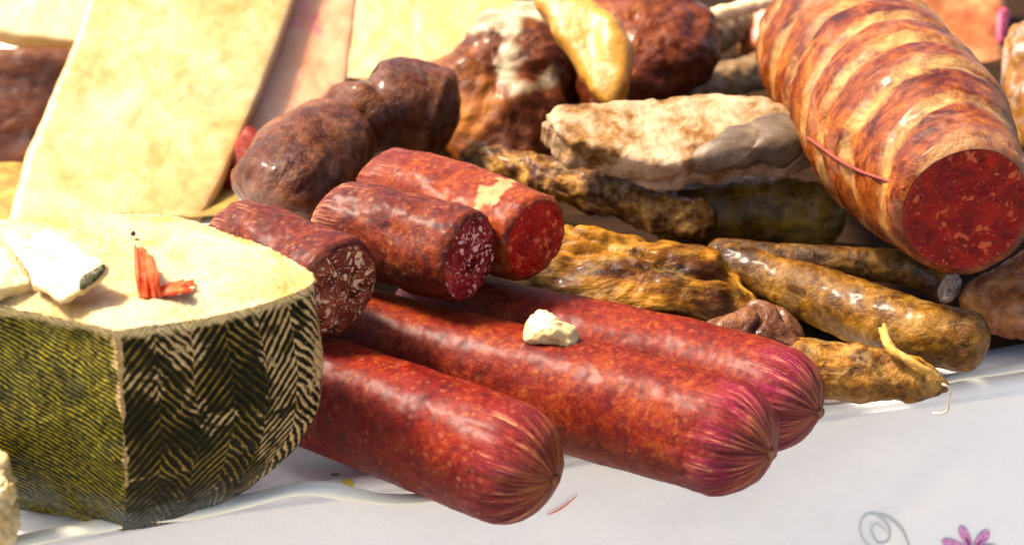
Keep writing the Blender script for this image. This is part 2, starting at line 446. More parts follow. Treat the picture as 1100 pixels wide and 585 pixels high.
def strip(pts, w):
    """closed outline of a stroke through (s,t) points with widths"""
    P = catmull([Vector((a, b, 0)) for a, b in pts], n=8); L = []; R = []
    for i, p in enumerate(P):
        d = (P[min(i+1, len(P)-1)]-P[max(i-1, 0)]).normalized(); n = Vector((-d.y, d.x, 0))
        k = w*(.35+.65*sin(pi*min(max(i/(len(P)-1), .03), .97))); L.append(p+n*k); R.append(p-n*k)
    return L, R
def print_stroke(name, pts, w, mat, lift=.0007):
    L, R = strip(pts, w); vs = []
    for a, b in zip(L, R):
        for p in (a, b):
            q = cloth_point(p.x, p.y); e = cloth_point(p.x+.001, p.y)-q; f = cloth_point(p.x, p.y+.001)-q
            vs.append(q+e.cross(f).normalized()*lift)
    fs = [(2*i, 2*i+1, 2*i+3, 2*i+2) for i in range(len(L)-1)]
    return link(name, mesh(vs, fs), mat, tb)
m_grey = m_plain('print_grey', (.52, .55, .50), .8, var=.15); m_pinkp = m_plain('print_pink', (.60, .26, .46), .8, var=.35, bs=1500); m_dpink = m_plain('print_plum', (.30, .04, .16), .8)
m_redst = m_plain('red_stitch', (.72, .18, .14), .8); m_greenp = m_plain('print_green', (.12, .25, .03), .8); m_yelp = m_plain('print_yellow', (.62, .50, .05), .8)
# swirl
def f2(l): return [on_front(*p) for p in l]
print_stroke('printed_vine', f2([(948, 566), (940, 560), (934, 566), (938, 577), (950, 576), (951, 562), (942, 552), (929, 553), (923, 566), (928, 580), (945, 583)]), .0005, m_grey)
print_stroke('printed_vine', f2([(935, 551), (950, 552), (962, 560), (970, 572), (976, 592)]), .0006, m_grey)
for (cx, cy, L_, ang) in [(1028, 566, 20, -112), (1047, 570, 21, -50), (1017, 580, 23, -165), (1054, 582, 20, -10), (1020, 594, 20, 140), (1038, 600, 20, 85), (1054, 596, 18, 35)]:
    a = radians(ang); ctr = Vector((1036, 583)); pts = []
    for i in range(14):
        th = 2*pi*i/14; r1 = L_*.62*cos(th); r2 = L_*.23*sin(th)*(1+.3*cos(th))
        pts.append((ctr.x+cos(a)*(L_*.72+r1)-sin(a)*r2, ctr.y+sin(a)*(L_*.72+r1)+cos(a)*r2))
    print_patch('printed_petal', f2(pts), m_pinkp)
    print_stroke('petal_vein', f2([(ctr.x+cos(a)*4, ctr.y+sin(a)*4), (ctr.x+cos(a)*L_*.8, ctr.y+sin(a)*L_*.8+1)]), .0005, m_dpink, .0010)
print_patch('printed_flower_centre', f2([(1036+6*cos(i*pi/5), 583+5*sin(i*pi/5)) for i in range(10)]), m_dpink, .0012)
def top_st(px, py, z=.001):
    q = W(px, py, z); return ((q-E0).dot(EX), (q-E0).dot(IN)-edge_bow((q-E0).dot(EX)))
for seg in [[(606, 517), (616, 514), (624, 510), (634, 503)]]:
    print_stroke('red_stitching', [top_st(*p) for p in seg], .0005, m_redst, .0012)
m_dkg = m_plain('print_dark_green', (.015, .022, .008), .85)
for k, (x, y, r, mm) in enumerate([(374, 514, 6, m_yelp), (360, 509, 5, m_greenp)]):
    pts = [(x+r*(1+.18*sin(2*pi*i/24*3+k))*cos(2*pi*i/24), y+r*.42*(1+.15*cos(2*pi*i/24*2+k))*sin(2*pi*i/24)) for i in range(24)]
    print_patch('printed_leaf', [top_st(*p) for p in pts], mm, .0009+.0002*k)
# the loose hem rolled along the edge
HEMM = m_plain('hem_cloth', (.80, .77, .60), .8, bump=.0008, bs=120, var=.05)
def hem(pxs, name):
    P = [W(x, y, z) for x, y, z, r in pxs]; rr = [size(r, p) for (x, y, z, r), p in zip(pxs, P)]
    me, _, _ = tube(P, rr, nu=40, step=.003, shape=lambda d, th, s: 1+.15*noise.noise(V(cos(th)*1.5, sin(th)*1.5, d*28)), squash=.45,
                    disp=lambda co, n, i: .0010*fbm(co, 30, 3, 2))
    link(name, me, HEMM, tb)
hem([(-150, 618, .004, 9), (-20, 590, .005, 10), (60, 573, .006, 11), (130, 560, .007, 11), (200, 550, .008, 11), (260, 538, .010, 12), (315, 526, .013, 12), (350, 525, .013, 12), (385, 531, .009, 10), (420, 536, .004, 8), (470, 534, .001, 6)], 'rolled_hem')
hem([(860, 437, .001, 3), (920, 430, .002, 4), (985, 416, .004, 5), (1030, 404, .006, 6), (1100, 394, .006, 7), (1250, 368, .006, 7)], 'rolled_hem')

def box(x0, x1, y0, y1, z0, z1, xf=None):
    v = [Vector((x, y, z)) for z in (z0, z1) for y in (y0, y1) for x in (x0, x1)]
    if xf: v = [xf(p) for p in v]
    return v, [(0, 2, 3, 1), (4, 5, 7, 6), (0, 1, 5, 4), (2, 6, 7, 3), (0, 4, 6, 2), (1, 3, 7, 5)]
wood = m_plain('table_wood', (.22, .13, .07), .6, bump=.001)
def ef(p): return E0+EX*p.x+IN*p.y+Vector((0, 0, p.z))
tt = thing('stall_table', 'wooden stall table under the white cloth', 'table', ef(V(ELEN/2, .4, -.8)))
v, f = box(-.42, ELEN+.42, .012, .75, -.032, -.0035, ef); link('tabletop', mesh(v, f, False), wood, tt)
for x in (-.36, ELEN+.36):
    for y in (.08, .68):
        v, f = box(x-.025, x+.025, y-.025, y+.025, -.8, -.034, ef); link('leg', mesh(v, f, False), wood, tt)
gm = m_plain('paving', (.26, .245, .22), .85, bump=.004, bs=40)
v = [V(-60, -60, -.8), V(60, -60, -.8), V(60, 60, -.8), V(-60, 60, -.8)]
g = link('ground', mesh(v, [(0, 1, 2, 3)], False), gm); g['kind'] = 'structure'

# near-black board added under the heap to stand in for shade in its gaps
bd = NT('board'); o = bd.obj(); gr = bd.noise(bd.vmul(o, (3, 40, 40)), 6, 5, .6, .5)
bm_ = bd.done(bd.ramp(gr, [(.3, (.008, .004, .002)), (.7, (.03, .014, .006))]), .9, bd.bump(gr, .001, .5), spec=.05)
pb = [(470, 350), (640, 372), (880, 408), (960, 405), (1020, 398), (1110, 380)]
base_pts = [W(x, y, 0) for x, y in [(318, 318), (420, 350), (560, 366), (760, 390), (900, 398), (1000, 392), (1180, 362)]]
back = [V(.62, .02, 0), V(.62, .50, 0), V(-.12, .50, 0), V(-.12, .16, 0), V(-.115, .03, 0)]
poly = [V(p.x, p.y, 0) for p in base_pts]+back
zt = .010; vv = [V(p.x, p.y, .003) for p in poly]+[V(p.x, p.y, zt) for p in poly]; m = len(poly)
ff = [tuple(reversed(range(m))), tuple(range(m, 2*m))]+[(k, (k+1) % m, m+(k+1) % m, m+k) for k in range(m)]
solo('gap_shade_board', 'added dark board on the cloth, standing in for shade in the gaps under the heap of dried meats', 'board', mesh(vv, ff, False), bm_)
ZB = zt
vs = []; nx_, ny_ = 60, 40; A_ = W(-140, 262, 0); B_ = W(300, 236, 0); C_ = W(-140, 60, 0); D_ = W(360, 60, 0)
for j in range(ny_+1):
    for i in range(nx_+1):
        p = A_.lerp(B_, i/nx_).lerp(C_.lerp(D_, i/nx_), j/ny_); q = V(p.x, p.y, 0)
        vs.append(V(p.x+.004*noise.noise(q*30), p.y+.004*noise.noise(q*25), .0045+.0022*abs(fbm(q, 22, 3, 4))))
pm_ = mesh(vs, [(j*(nx_+1)+i, j*(nx_+1)+i+1, (j+1)*(nx_+1)+i+1, (j+1)*(nx_+1)+i) for j in range(ny_) for i in range(nx_)])
solo('wrapping_paper', 'yellowish greasy wrapping paper lying under the leaning fat slabs', 'paper', pm_, m_fat('greasy_paper', (.34, .22, .045), (.20, .12, .015), (.07, .035, .004), sc=45, rough=.5, sss=0))

# ------------------------------------------------------------------ red sausages
RED = ((.075, .006, .004), (.22, .022, .008), (.42, .075, .018))
def skin_disp(seed, amp=.0007):
    return lambda co, n, i: amp*fbm(co, 60, 4, seed)+amp*.30*fbm(co, 300, 3, seed+9)
def whole(px_pts, R, z, label, seed, mats, drop=0, group='whole red cured sausages at the table edge'):
    pts = [W(x, y, z+dz) for x, y, dz in px_pts]
    base = pts[len(pts)//2].copy(); base.z = 0
    t = thing('cured_sausage', label, 'sausage', base, group)
    radii = [R*.97]+[R]*(len(pts)-2)+[R*.98]
    me, a, b = tube(pts, radii, nu=120, step=.0011, capk=.95, capwrinkle=.03, disp=skin_disp(seed, .0006),
                    shape=lambda d, th, s: 1+.015*sin(d*40+seed)+.012*cos(2*th+d*20))
    link('casing', me, mats, t)
    # puckered knot
    tip = pts[-1]; ax = (pts[-1]-pts[-2]).normalized()
    nub, _, _ = tube([tip-ax*.004, tip+ax*.0005, tip+ax*.0022], [.0036, .0022, .0013], nu=28, step=.0005, capwrinkle=.5,
                     shape=lambda d, th, s: 1+.22*noise.noise(V(cos(th)*2, sin(th)*2, seed)))
    link('tied_end', nub, m_knot, t)
    return t
m_knot = m_dry('knot', [(.35, (.07, .015, .008)), (.5, (.22, .06, .03)), (.65, (.42, .18, .10))], 200, .2, wrinkle=.001)
MS1 = m_sausage('red_skin', (.05, .0004, .0001), (.15, .0028, .0001), (.27, .020, .0004), seed=1, capcol=(.36, .025, .04))
MS2 = m_sausage('red_skin_orange', (.05, .0006, .0001), (.155, .0056, .0001), (.30, .043, .0004), speck=(.8, .35, .10), seed=3, grain=.12, capcol=(.36, .008, .07))
MS3 = m_sausage('red_skin_plum', (.05, .0006, .0001), (.155, .0044, .0001), (.28, .030, .0005), speck=(.8, .35, .12), seed=5, grain=.12, capcol=(.34, .008, .09))
RA = .0240
whole([(150, 350, 0), (300, 405, 0), (430, 453, 0), (540, 494, 0), (596, 515, -.001)], RA, RA+.002, 'thick red sausage nearest the big green-rinded cheese, its puckered end lowest in the picture', 1, MS1)
whole([(300, 345, 0), (480, 389, 0), (665, 438, 0), (780, 470, 0), (829, 487, -.001)], RA*.99, RA+.002, 'middle one of the three whole red sausages, a pale crumb behind it', 2, MS2)
whole([(430, 326, 0), (560, 360, 0), (740, 400, 0), (836, 428, 0), (880, 443, -.001)], RA*.93, RA*.93+.002, 'red sausage with plum-striped tip, behind the other two whole ones', 3, MS3)

# ------------------------------------------------------------------ cut salamis on top
def cutsal(px_pts, Rpx, z, label, seed, skin, cutm, tilt=0, group='cut salamis piled on the whole sausages'):
    pts = [W(x, y, z+dz) for x, y, dz in px_pts]; R = size(Rpx, pts[-1])
    base = (pts[0]+pts[-1])/2; base.z = z-R
    t = thing('cut_salami', label, 'salami', base, group)
    me, a, b = tube(pts, [R*.93]+[R]*(len(pts)-1), end='cut', nu=110, step=.0012, capk=.75, capwrinkle=.02, disp=skin_disp(seed, .0010),
                    shape=lambda d, th, s: 1+.02*sin(d*60+seed)+.02*cos(2*th+seed)+.07*noise.noise(V(cos(th)*1.6+seed, sin(th)*1.6, s*3))+.03*sm(.85, 1, s)*noise.noise(V(cos(th)*5, sin(th)*5+seed, s*6)))
    link('casing', me, skin, t)
    link('cut_face', disc(b[0], b[1], seed=seed, bulge=.0014, rough=.0011), cutm, t)
    return t
LATE = []
MC1 = m_sausage('brown_skin', (.022, .0012, .0003), (.095, .006, .0008), (.22, .034, .002), speck=(.7, .36, .18), seed=8, capcol=(.3, .08, .05), rough=.38)
MC2 = m_sausage('brown_skin_orange', (.06, .002, .0002), (.17, .013, .0004), (.31, .056, .0015), speck=(.7, .35, .15), seed=11, capcol=(.3, .06, .04), rough=.32)
CUTD = m_cut('coarse_cut', (.13, .018, .008), (.32, .09, .035), (.66, .40, .22), amount=.60, sc=260, deep=(.03, .004, .002))
CUTE = m_cut('marbled_cut', (.17, .006, .008), (.36, .04, .035), (.68, .32, .26), amount=.50, sc=260, deep=(.05, .0015, .002))
CUTF = m_cut('red_cut', (.28, .003, .001), (.38, .010, .003), (.52, .09, .03), amount=.26, sc=240, deep=(.15, .001, .0005))
ZS = .0725
cutsal([(236, 254, 0), (300, 280, 0), (366, 311, 0)], 54, ZS, 'brown cut salami with coarse white fat grains in its end, beside the cheese', 4, MC1, CUTD)
cutsal([(344, 236, 0), (430, 255, 0), (505, 277, 0)], 52, ZS, 'middle one of three cut salamis, with dark pink marbled end', 5, MC1, CUTE)
f_ = cutsal([(396, 196, 0), (490, 225, 0), (575, 257, 0)], 51, ZS-.002, 'cut salami with bright red end and torn pale patch on its casing', 6, MC2, CUTF)
# torn casing patch on the third
def patch_on(t, me_parent, path, R, th0, th1, s0_, s1_, seed, mat, name, lift=.0012):
    a, b = path; ax = (b-a).normalized(); X = Vector((0, 0, 1)).cross(ax).normalized(); Y = ax.cross(X)
    vs = []; n1, n2 = 26, 18
    for i in range(n1+1):
        for j in range(n2+1):
            u, v_ = i/n1, j/n2
            s = lerp(s0_, s1_, u)+.006*(v_-.5)*2+.0025*noise.noise(V(u*5, v_*4, seed)); th = lerp(th0, th1, v_)*(1-.5*abs(u-.5))+.1*noise.noise(V(u*6, v_*6, seed+4))
            r = R+lift+.0006*noise.noise(V(u*9, v_*9, seed))
            vs.append(a+ax*s+(X*sin(th)+Y*cos(th))*r)
    fs = [(i*(n2+1)+j, i*(n2+1)+j+1, (i+1)*(n2+1)+j+1, (i+1)*(n2+1)+j) for i in range(n1) for j in range(n2)]
    return link(name, mesh(vs, fs), mat, t)

# ------------------------------------------------------------------ big salami
def big():
    z = .088
    pts = [W(889, 28, z+.002), W(922, 74, z+.001), W(976, 142, z), W(1039, 224, z)]
    R = size(92, pts[-1]); R2 = size(99, pts[1])
    base = (pts[0]+pts[-1])/2; base.z = 0.0
    t = thing('large_salami', 'huge cut salami with rope-creased mottled casing and bright red cut end', 'salami', base)
    def shape(d, th, s):
        ph = d+.010*sin(th+.6)
        return 1-.045*abs(cos(pi*ph/.030))**10*sm(.0, .03, d)+.012*cos(3*th+2)
    me, a, b = tube(pts, [R2*.90, R2*.98, R2*1.0, R*.88], end='cut', nu=150, step=.0013, capk=.6, capwrinkle=.03, shape=shape,
                    disp=lambda co, n, i: .0014*fbm(co, 34, 3, 2)+.0003*fbm(co, 200, 3, 5))
    m = NT('salami_casing'); o = m.obj(); ring = m.attr('ring', 'Vector'); sep = m.n('SeparateXYZ', _0=ring)
    n1 = m.noise(o, 40, 7, .65, .8); n2 = m.noise(m.vmul(ring, (1, 1, 60)), 2.2, 6, .7, 1.0); n3 = m.noise(o, 300, 4, .6)
    # net bands: pale where the twine pressed
    ph = m.math('ADD', sep.outputs[2], m.math('ADD', m.math('MULTIPLY', sep.outputs[1], .010*.825), m.math('MULTIPLY', sep.outputs[0], .010*.565)))
    ph = m.math('ADD', ph, m.math('MULTIPLY', m.math('SUBTRACT', m.noise(o, 26, 5, .65, .5), .5), .026))
    wv = m.math('ABSOLUTE', m.math('COSINE', m.math('MULTIPLY', ph, pi/.030)))
    band = m.ramp(wv, [(.74, 0.), (1., .9)])
    f = m.math('ADD', m.math('MULTIPLY', n1, .45), m.math('ADD', m.math('MULTIPLY', n2, .4), m.math('MULTIPLY', n3, .15)))
    col = m.ramp(f, [(.40, (.03, .003, .0003)), (.48, (.10, .015, .0015)), (.56, (.20, .048, .004)), (.65, (.34, .135, .018)), (.75, (.52, .32, .10))])
    col = m.mix(m.math('MULTIPLY', band, m.ramp(m.noise(o, 34, 6, .75, 1.), [(.38, .0), (.66, .75)])), col, (.54, .33, .11))
    bloom = m.math('MULTIPLY', m.ramp(m.noise(o, 28, 5, .6, .6), [(.54, 0.), (.70, 1.)]), .35)
    col = m.mix(bloom, col, (.42, .22, .14))
    b_ = m.bump(n1, .0015, .7); b_ = m.bump(n2, .0016, .8, b_); b_ = m.bump(n3, .0008, .7, b_)
    mat = m.done(col, m.math('ADD', .26, m.math('MULTIPLY', n3, .25)), b_, spec=.12, coat=.08, coatr=.2, sss=.03)
    link('casing', me, mat, t)
    cm = m_cut('big_cut', (.15, .0010, .0005), (.28, .006, .002), (.38, .06, .020), amount=.34, sc=210, deep=(.08, .0004, .0003))
    link('cut_face', disc(b[0], b[1], seed=3, bulge=-.0008, rough=.0009), cm, t)
    # dark thread running round the casing
    a0, b0 = pts[1], pts[3]
    ax = (b0-a0).normalized(); L = (b0-a0).length; X = Vector((0, 0, 1)).cross(ax).normalized(); Y = ax.cross(X); tp = []
    from mathutils.bvhtree import BVHTree
    bv = BVHTree.FromPolygons([v.co+base for v in me.vertices], [tuple(p.vertices) for p in me.polygons])
    side = -1 if (X.x > 0) else 1
    for px_, py_ in [(868, 148), (885, 160), (902, 172), (925, 184), (950, 193), (972, 202)]:
        hit = bv.ray_cast(CAM, ray(px_, py_).normalized())
        if hit[0]: tp.append(hit[0]+hit[1]*.0003)
    if len(tp) > 3:
        th, _, _ = tube(tp, [.0008]*len(tp), nu=10, step=.002)
        link('twine', th, m_plain('twine', (.16, .02, .01), .7), t)
    return t
big()

# ------------------------------------------------------------------ brown dried sausages
OL = [(.36, (.012, .004, .0005)), (.47, (.06, .022, .0015)), (.57, (.17, .075, .005)), (.69, (.38, .20, .03))]
def dried(name, px_pts, rpx, z, label, seed, mat, endk=('round', 'round'), amp=.0016, endmat=None, squash=None, capk=.8, group='dried brown sausages on the board', cat='dried sausage', nu=84, zs=None):
    pts = [W(p[0], p[1], z+(p[2] if len(p) > 2 else 0)) for p in px_pts]
    rad = [size(r, p) for r, p in zip(rpx, pts)]
    base = pts[len(pts)//2].copy(); base.z = z-max(rad)
    dsp = lambda co, n, i: amp*fbm(co, 55, 4, seed)+amp*.5*fbm(co, 170, 4, seed+3)
    me, a, b = tube(pts, rad, endk[0], endk[1], nu=nu, step=.0013, capk=capk, disp=dsp, squash=squash, capwrinkle=.05)
    t = thing(name, label, cat, base, group)
    link('casing', me, mat, t)
    if endk[1] == 'cut': link('cut_face', disc(b[0], b[1], seed=seed, rough=.0012), endmat, t)
    return t
mO = m_dry('olive_skin', OL, 60, .25, (.50, .30, .09), rough=.34, coat=.3, seed=1)
mN = m_dry('olive_skin_dark', [(.38, (.010, .004, .001)), (.5, (.05, .02, .004)), (.62, (.18, .085, .015)), (.7, (.34, .2, .06))], 70, .15, (.36, .22, .08), rough=.32, coat=.4, seed=4)
mL = m_dry('green_brown_skin', [(.36, (.03, .013, .002)), (.48, (.10, .05, .006)), (.57, (.24, .14, .012)), (.68, (.42, .30, .12))], 34, .2, (.34, .26, .16), rough=.28, coat=.5, seed=7)
mK = m_dry('crusty_skin', [(.40, (.018, .004, .001)), (.48, (.075, .022, .004)), (.56, (.24, .11, .02)), (.65, (.58, .38, .14))], 75, .3, (.62, .40, .12), rough=.35, coat=.4, wrinkle=.003, seed=9)
mQ = m_dry('ochre_skin', [(.38, (.014, .004, .0005)), (.47, (.08, .028, .003)), (.56, (.26, .115, .012)), (.67, (.52, .31, .07))], 65, .25, (.64, .42, .13), rough=.35, coat=.4, wrinkle=.003, seed=12)
GREYCUT = m_cut('grey_cut', (.30, .20, .14), (.45, .36, .28), (.75, .66, .55), amount=.4, sc=300, deep=(.12, .06, .04))
dried('dried_sausage', [(770, 282), (830, 300), (905, 328), (990, 357), (1064, 370)], [24, 27, 34, 35, 32], ZB+.0185, 'plump olive-brown dried sausage with a round blunt end, at the cloth edge on the right', 1, mO, amp=.0009, group='olive-brown dried sausages on the board')
dried('dried_sausage', [(760, 270), (830, 277), (930, 284), (985, 292), (1020, 309)], [16, 17, 18, 19, 20], ZB+.023, 'slim brown dried sausage with a greyish cut tip, just under the large red-ended salami', 2, mN, endk=('round', 'cut'), endmat=GREYCUT, amp=.0009, group='olive-brown dried sausages on the board')
dried('dried_sausage', [(700, 232), (760, 228), (830, 228), (909, 232)], [34, 37, 39, 34], ZB+.021, 'short thick dark green-brown sausage in the shade below the pale slab of meat', 3, mL, amp=.0010, group='olive-brown dried sausages on the board', capk=.7)
dried('dried_sausage', [(500, 166), (560, 183), (640, 205), (710, 226), (762, 238)], [17, 20, 23, 22, 19], ZB+.030, 'long thin crusty brown sausage with a knobbly end, behind the bright red cut salami', 4, mK, amp=.003, group='olive-brown dried sausages on the board')
q = dried('dried_sausage', [(800, 378), (860, 392), (920, 400), (975, 408), (1021, 414)], [24, 30, 32, 25, 6], ZB+.010, 'short ochre dried sausage with a frayed stringy tip hanging at the table edge', 5, mQ, amp=.0015, group='olive-brown dried sausages on the board')
strm = m_dry('frayed_string', [(.3, (.35, .16, .03)), (.7, (.66, .42, .14))], 120, .1, wrinkle=.001)
zz = ZB+.010
def string_part(pxs, rs, name, parent, mat=None):
    P = [W(x, y, z_) for x, y, z_ in pxs]; me, _, _ = tube(P, rs, nu=12, step=.0009, shape=lambda d, th, s: 1+.3*noise.noise(V(cos(th), sin(th), d*300)))
    return link(name, me, mat or strm, parent)
string_part([(950, 348, zz+.020), (951, 361, zz+.019), (957, 374, zz+.016), (972, 384, zz+.014), (990, 394, zz+.011), (1008, 405, zz+.006)], [.0009, .0018, .0022, .0018, .0015, .0012], 'frayed_string', q)
string_part([(945, 352, zz+.019), (950, 364, zz+.018), (954, 373, zz+.016)], [.0007, .0013, .0014], 'frayed_string', q)
string_part([(1012, 412, zz+.004), (1022, 418, zz), (1019, 430, zz-.014), (1018, 440, zz-.02), (1010, 444, zz-.022), (1002, 443, zz-.022)], [.0005]*6, 'frayed_string', q, m_plain('pale_thread', (.55, .48, .36), .7))

# ------------------------------------------------------------------ lumps of dried meat
def lump(name, outline, pz, normal, thick, label, cat, mat, power=2.6, amp=.003, seed=1, res=.0018, center=None, group=None, extra=None, sc=40, smoothn=8, rag=.0):
    cx = sum(p[0] for p in outline)/len(outline); cy = sum(p[1] for p in outline)/len(outline)
    p0 = W(cx, cy, pz); n = Vector(normal).normalized()
    def dsp(co, nn, i):
        v = amp*fbm(co, sc, 4, seed)+amp*.35*fbm(co, sc*4, 4, seed+2)
        if extra: v += extra(co, nn)
        return v
    me = slab(outline, p0, n, thick, power, res, dsp, smoothn=smoothn, center=center, rag=rag)
    c = sum((v.co for v in me.vertices), Vector())/len(me.vertices); c.z = min(v.co.z for v in me.vertices)
    t = thing(name, label, cat, c, group)
    link('body', me, mat, t)
    return t, me, p0, n
mM = m_dry('amber_meat', [(.38, (.014, .004, .0005)), (.46, (.08, .026, .002)), (.54, (.30, .13, .010)), (.64, (.56, .34, .07))], 34, .2, (.62, .38, .08), rough=.30, coat=.35, wrinkle=.004, seed=2, aniso=(.6, 1.2, 1.2))
lump('dried_meat', [(556, 300), (574, 252), (606, 228), (655, 232), (700, 238), (745, 246), (780, 256), (804, 288), (824, 322), (816, 338), (770, 348), (700, 352), (630, 342), (580, 325)],
     ZB+.030, (0, -.62, .78), .032, 'wrinkled amber-brown strip of dried meat lying behind the red sausages, pointed at its right end', 'dried meat', mM, power=2.4, amp=.0045, seed=3, sc=26, res=.0014,
     extra=lambda co, n: -.004*sm(.75, 1, ridge(V(co.x*.45, co.y, co.z), 42, 1.3)))
mP = m_dry('plum_skin', [(.38, (.03, .008, .005)), (.49, (.10, .035, .020)), (.60, (.22, .095, .055)), (.70, (.42, .26, .19))], 40, .15, (.32, .18, .17), rough=.22, coat=.6, wrinkle=.003, seed=6)
pt, pm, _, _ = lump('dried_meat', [(758, 344), (785, 332), (815, 318), (842, 324), (864, 342), (876, 372), (868, 395), (840, 398), (800, 380), (770, 368)], ZB+.026, (.15, -.7, .7), .014,
     'small folded plum-brown scrap of dried meat tucked behind the striped tip of a red sausage', 'dried meat', mP, amp=.0022, seed=8, sc=34, res=.0011,
     extra=lambda co, n: -.0035*sm(.7, 1, ridge(co, 70, 4.1)))
mJ = m_dry('mouldy_meat', [(.38, (.06, .018, .004)), (.46, (.19, .09, .022)), (.53, (.40, .27, .22)), (.66, (.58, .45, .44))], 34, .2, (.46, .33, .22), rough=.45, coat=.2, wrinkle=.003, seed=3)
jt, jm, jp, jn = lump('meat_slab', [(584, 128), (600, 112), (650, 107), (700, 102), (760, 97), (800, 99), (845, 107), (874, 122), (876, 146), (845, 160), (800, 160), (765, 170), (735, 176), (700, 172), (655, 160), (612, 150)],
     ZB+.070, (.05, -.36, .93), .020, 'flat pale mould-dusted slab of dried meat with a smooth grey cut face', 'dried meat', mJ, power=9, amp=.0018, seed=5, res=.0014, rag=.10, sc=45,
     extra=lambda co, n: -.002*sm(.6, .95, ridge(co, 40, 2.2))*sm(.9, .4, n.z))
mg = NT('grey_face'); o = mg.obj(); a_ = mg.noise(o, 60, 5, .6, .5)
mG = mg.done(mg.ramp(a_, [(.38, (.06, .037, .02)), (.52, (.11, .075, .045)), (.66, (.20, .135, .08))]), .5, mg.bump(mg.noise(o, 90, 5), .0012, .7), spec=.3)
from mathutils.bvhtree import BVHTree
def decal(parent, me, off, outline, mat, name, lift=.0006, thick=.0012, rings=14, label=None, smooth=0):
    """a skin or face that follows the surface of its body, with real thickness"""
    bv = BVHTree.FromPolygons([v.co+off for v in me.vertices], [tuple(p.vertices) for p in me.polygons])
    o2 = catmull([Vector((x, y, 0)) for x, y in outline], closed=True, n=6); c = sum(o2, Vector())/len(o2)
    vs = []; m = len(o2); ok = True
    for r in range(rings+1):
        f = (1-r/rings*.995)
        for q in o2:
            p = c+(q-c)*f
            hit = bv.ray_cast(CAM, ray(p.x, p.y).normalized())
            if hit[0] is None: hp = vs[-1] if vs else None; 
            else: hp = hit[0]+hit[1]*((-.0006) if r == 0 else lift+thick*min(1, r/2))
            vs.append(hp if hp is not None else Vector())
    fs = [(r*m+k, r*m+(k+1) % m, (r+1)*m+(k+1) % m, (r+1)*m+k) for r in range(rings) for k in range(m)]
    for _ in range(smooth):
        nv = list(vs)
        for r in range(1, rings):
            for k in range(m):
                nv[r*m+k] = (vs[r*m+k]*2+vs[(r-1)*m+k]+vs[(r+1)*m+k]+vs[r*m+(k+1) % m]+vs[r*m+k-1])/6
        a_ = sum(vs[(rings-1)*m:rings*m], Vector())/m; nv[rings*m:] = [a_]*m; vs = nv
    mm = mesh(vs, fs)
    if sum(p.normal.dot(CAM-p.center) for p in mm.polygons) < 0: mm.flip_normals()
    return link(name, mm, mat, parent, label)
decal(jt, jm, jt.location, [(738, 172), (748, 158), (768, 148), (782, 134), (800, 133), (815, 124), (836, 120), (852, 122), (866, 132), (872, 150), (868, 166), (856, 178), (838, 182), (820, 174), (806, 176), (796, 184), (782, 180), (768, 182), (756, 190), (744, 186)], mG, 'cut_face', lift=.002, thick=.003, rings=16, smooth=40)
# torn patch on third salami
torn = m_plain('torn_casing', (.55, .27, .10), .5, bump=.0006, bs=600)
fc = [c for c in f_.children if c.name.startswith('casing')][0]
marks(fc.data, f_.location, 'torn', [[(511, 224, 4), (524, 210, 7), (538, 199, 6), (548, 196, 3)]], 1.5, 9, 190); LATE.append((MC2, 'torn', (.62, .36, .15), (.40, .20, .07)))

# dark tied sausage at the back left
mGt = m_dry('dark_tied_skin', [(.38, (.022, .005, .002)), (.48, (.08, .020, .008)), (.57, (.16, .055, .025)), (.68, (.28, .15, .10))], 38, .3, (.22, .13, .10), rough=.38, coat=.6, wrinkle=.005, seed=15, streak=.3, streakcol=(.20, .08, .02))
def tied():
    z = .050
    px = [(278, 232, 0, 34), (300, 212, .004, 56), (330, 180, .008, 60), (356, 152, .012, 52), (369, 139, .013, 27), (385, 126, .016, 44), (399, 115, .018, 28), (413, 114, .018, 48), (440, 116, .014, 50), (470, 124, .010, 49), (492, 130, .008, 40)]
    pts = [W(a, b, z+c) for a, b, c, d in px]; rad = [size(d, p) for (a, b, c, d), p in zip(px, pts)]
    base = pts[2].copy(); base.z = 0
    t = thing('tied_sausage', 'thick dark brown tied sausage bulging in three lobes before the yellow slab', 'sausage', base)
    me, _, _ = tube(pts, rad, nu=110, step=.0013, capk=.7, capwrinkle=.04, disp=lambda co, n, i: .0022*fbm(co, 30, 3, 6)+.0005*fbm(co, 160, 3, 3))
    link('casing', me, mGt, t)
    for k in (4, 6):
        ax = (pts[k+1]-pts[k-1]).normalized(); X = Vector((0, 0, 1)).cross(ax).normalized(); Y = ax.cross(X); lp = []
        for i in range(37):
            th = 2*pi*i/36; r = rad[k]*1.03; lp.append(pts[k]+(X*cos(th)+Y*sin(th))*r)
        rg, _, _ = tube(lp, [.0012]*37, nu=10, step=.003); link('twine', rg, m_plain('dark_twine', (.10, .05, .025), .8), t)
tied()

# ------------------------------------------------------------------ slabs of fat and bacon at the back
FAT1 = m_fat('fat_cream', (.50, .36, .19), (.47, .28, .10), (.42, .17, .025), sc=20, sss=.15)
FAT2 = m_fat('fat_pink', (.58, .33, .19), (.54, .25, .12), (.44, .12, .05), sc=15, meat=(.62, .12, .14), meatlv=(.60, .72), aniso=(1.4, 1.4, .35), meatsc=26, sss=.15)
FAT3 = m_fat('fat_yellow', (.42, .27, .09), (.41, .23, .055), (.36, .15, .022), sc=11, sss=.15)
FATP = m_fat('fat_pale', (.50, .38, .20), (.48, .32, .14), (.42, .25, .08), sc=12, sss=.15)
BAC = m_dry('bacon_rind', [(.38, (.015, .003, .001)), (.48, (.06, .013, .003)), (.58, (.14, .045, .013)), (.7, (.26, .12, .05))], 20, .15, (.34, .16, .10), rough=.4, coat=.3, seed=20, aniso=(.5, 1, 1.6))
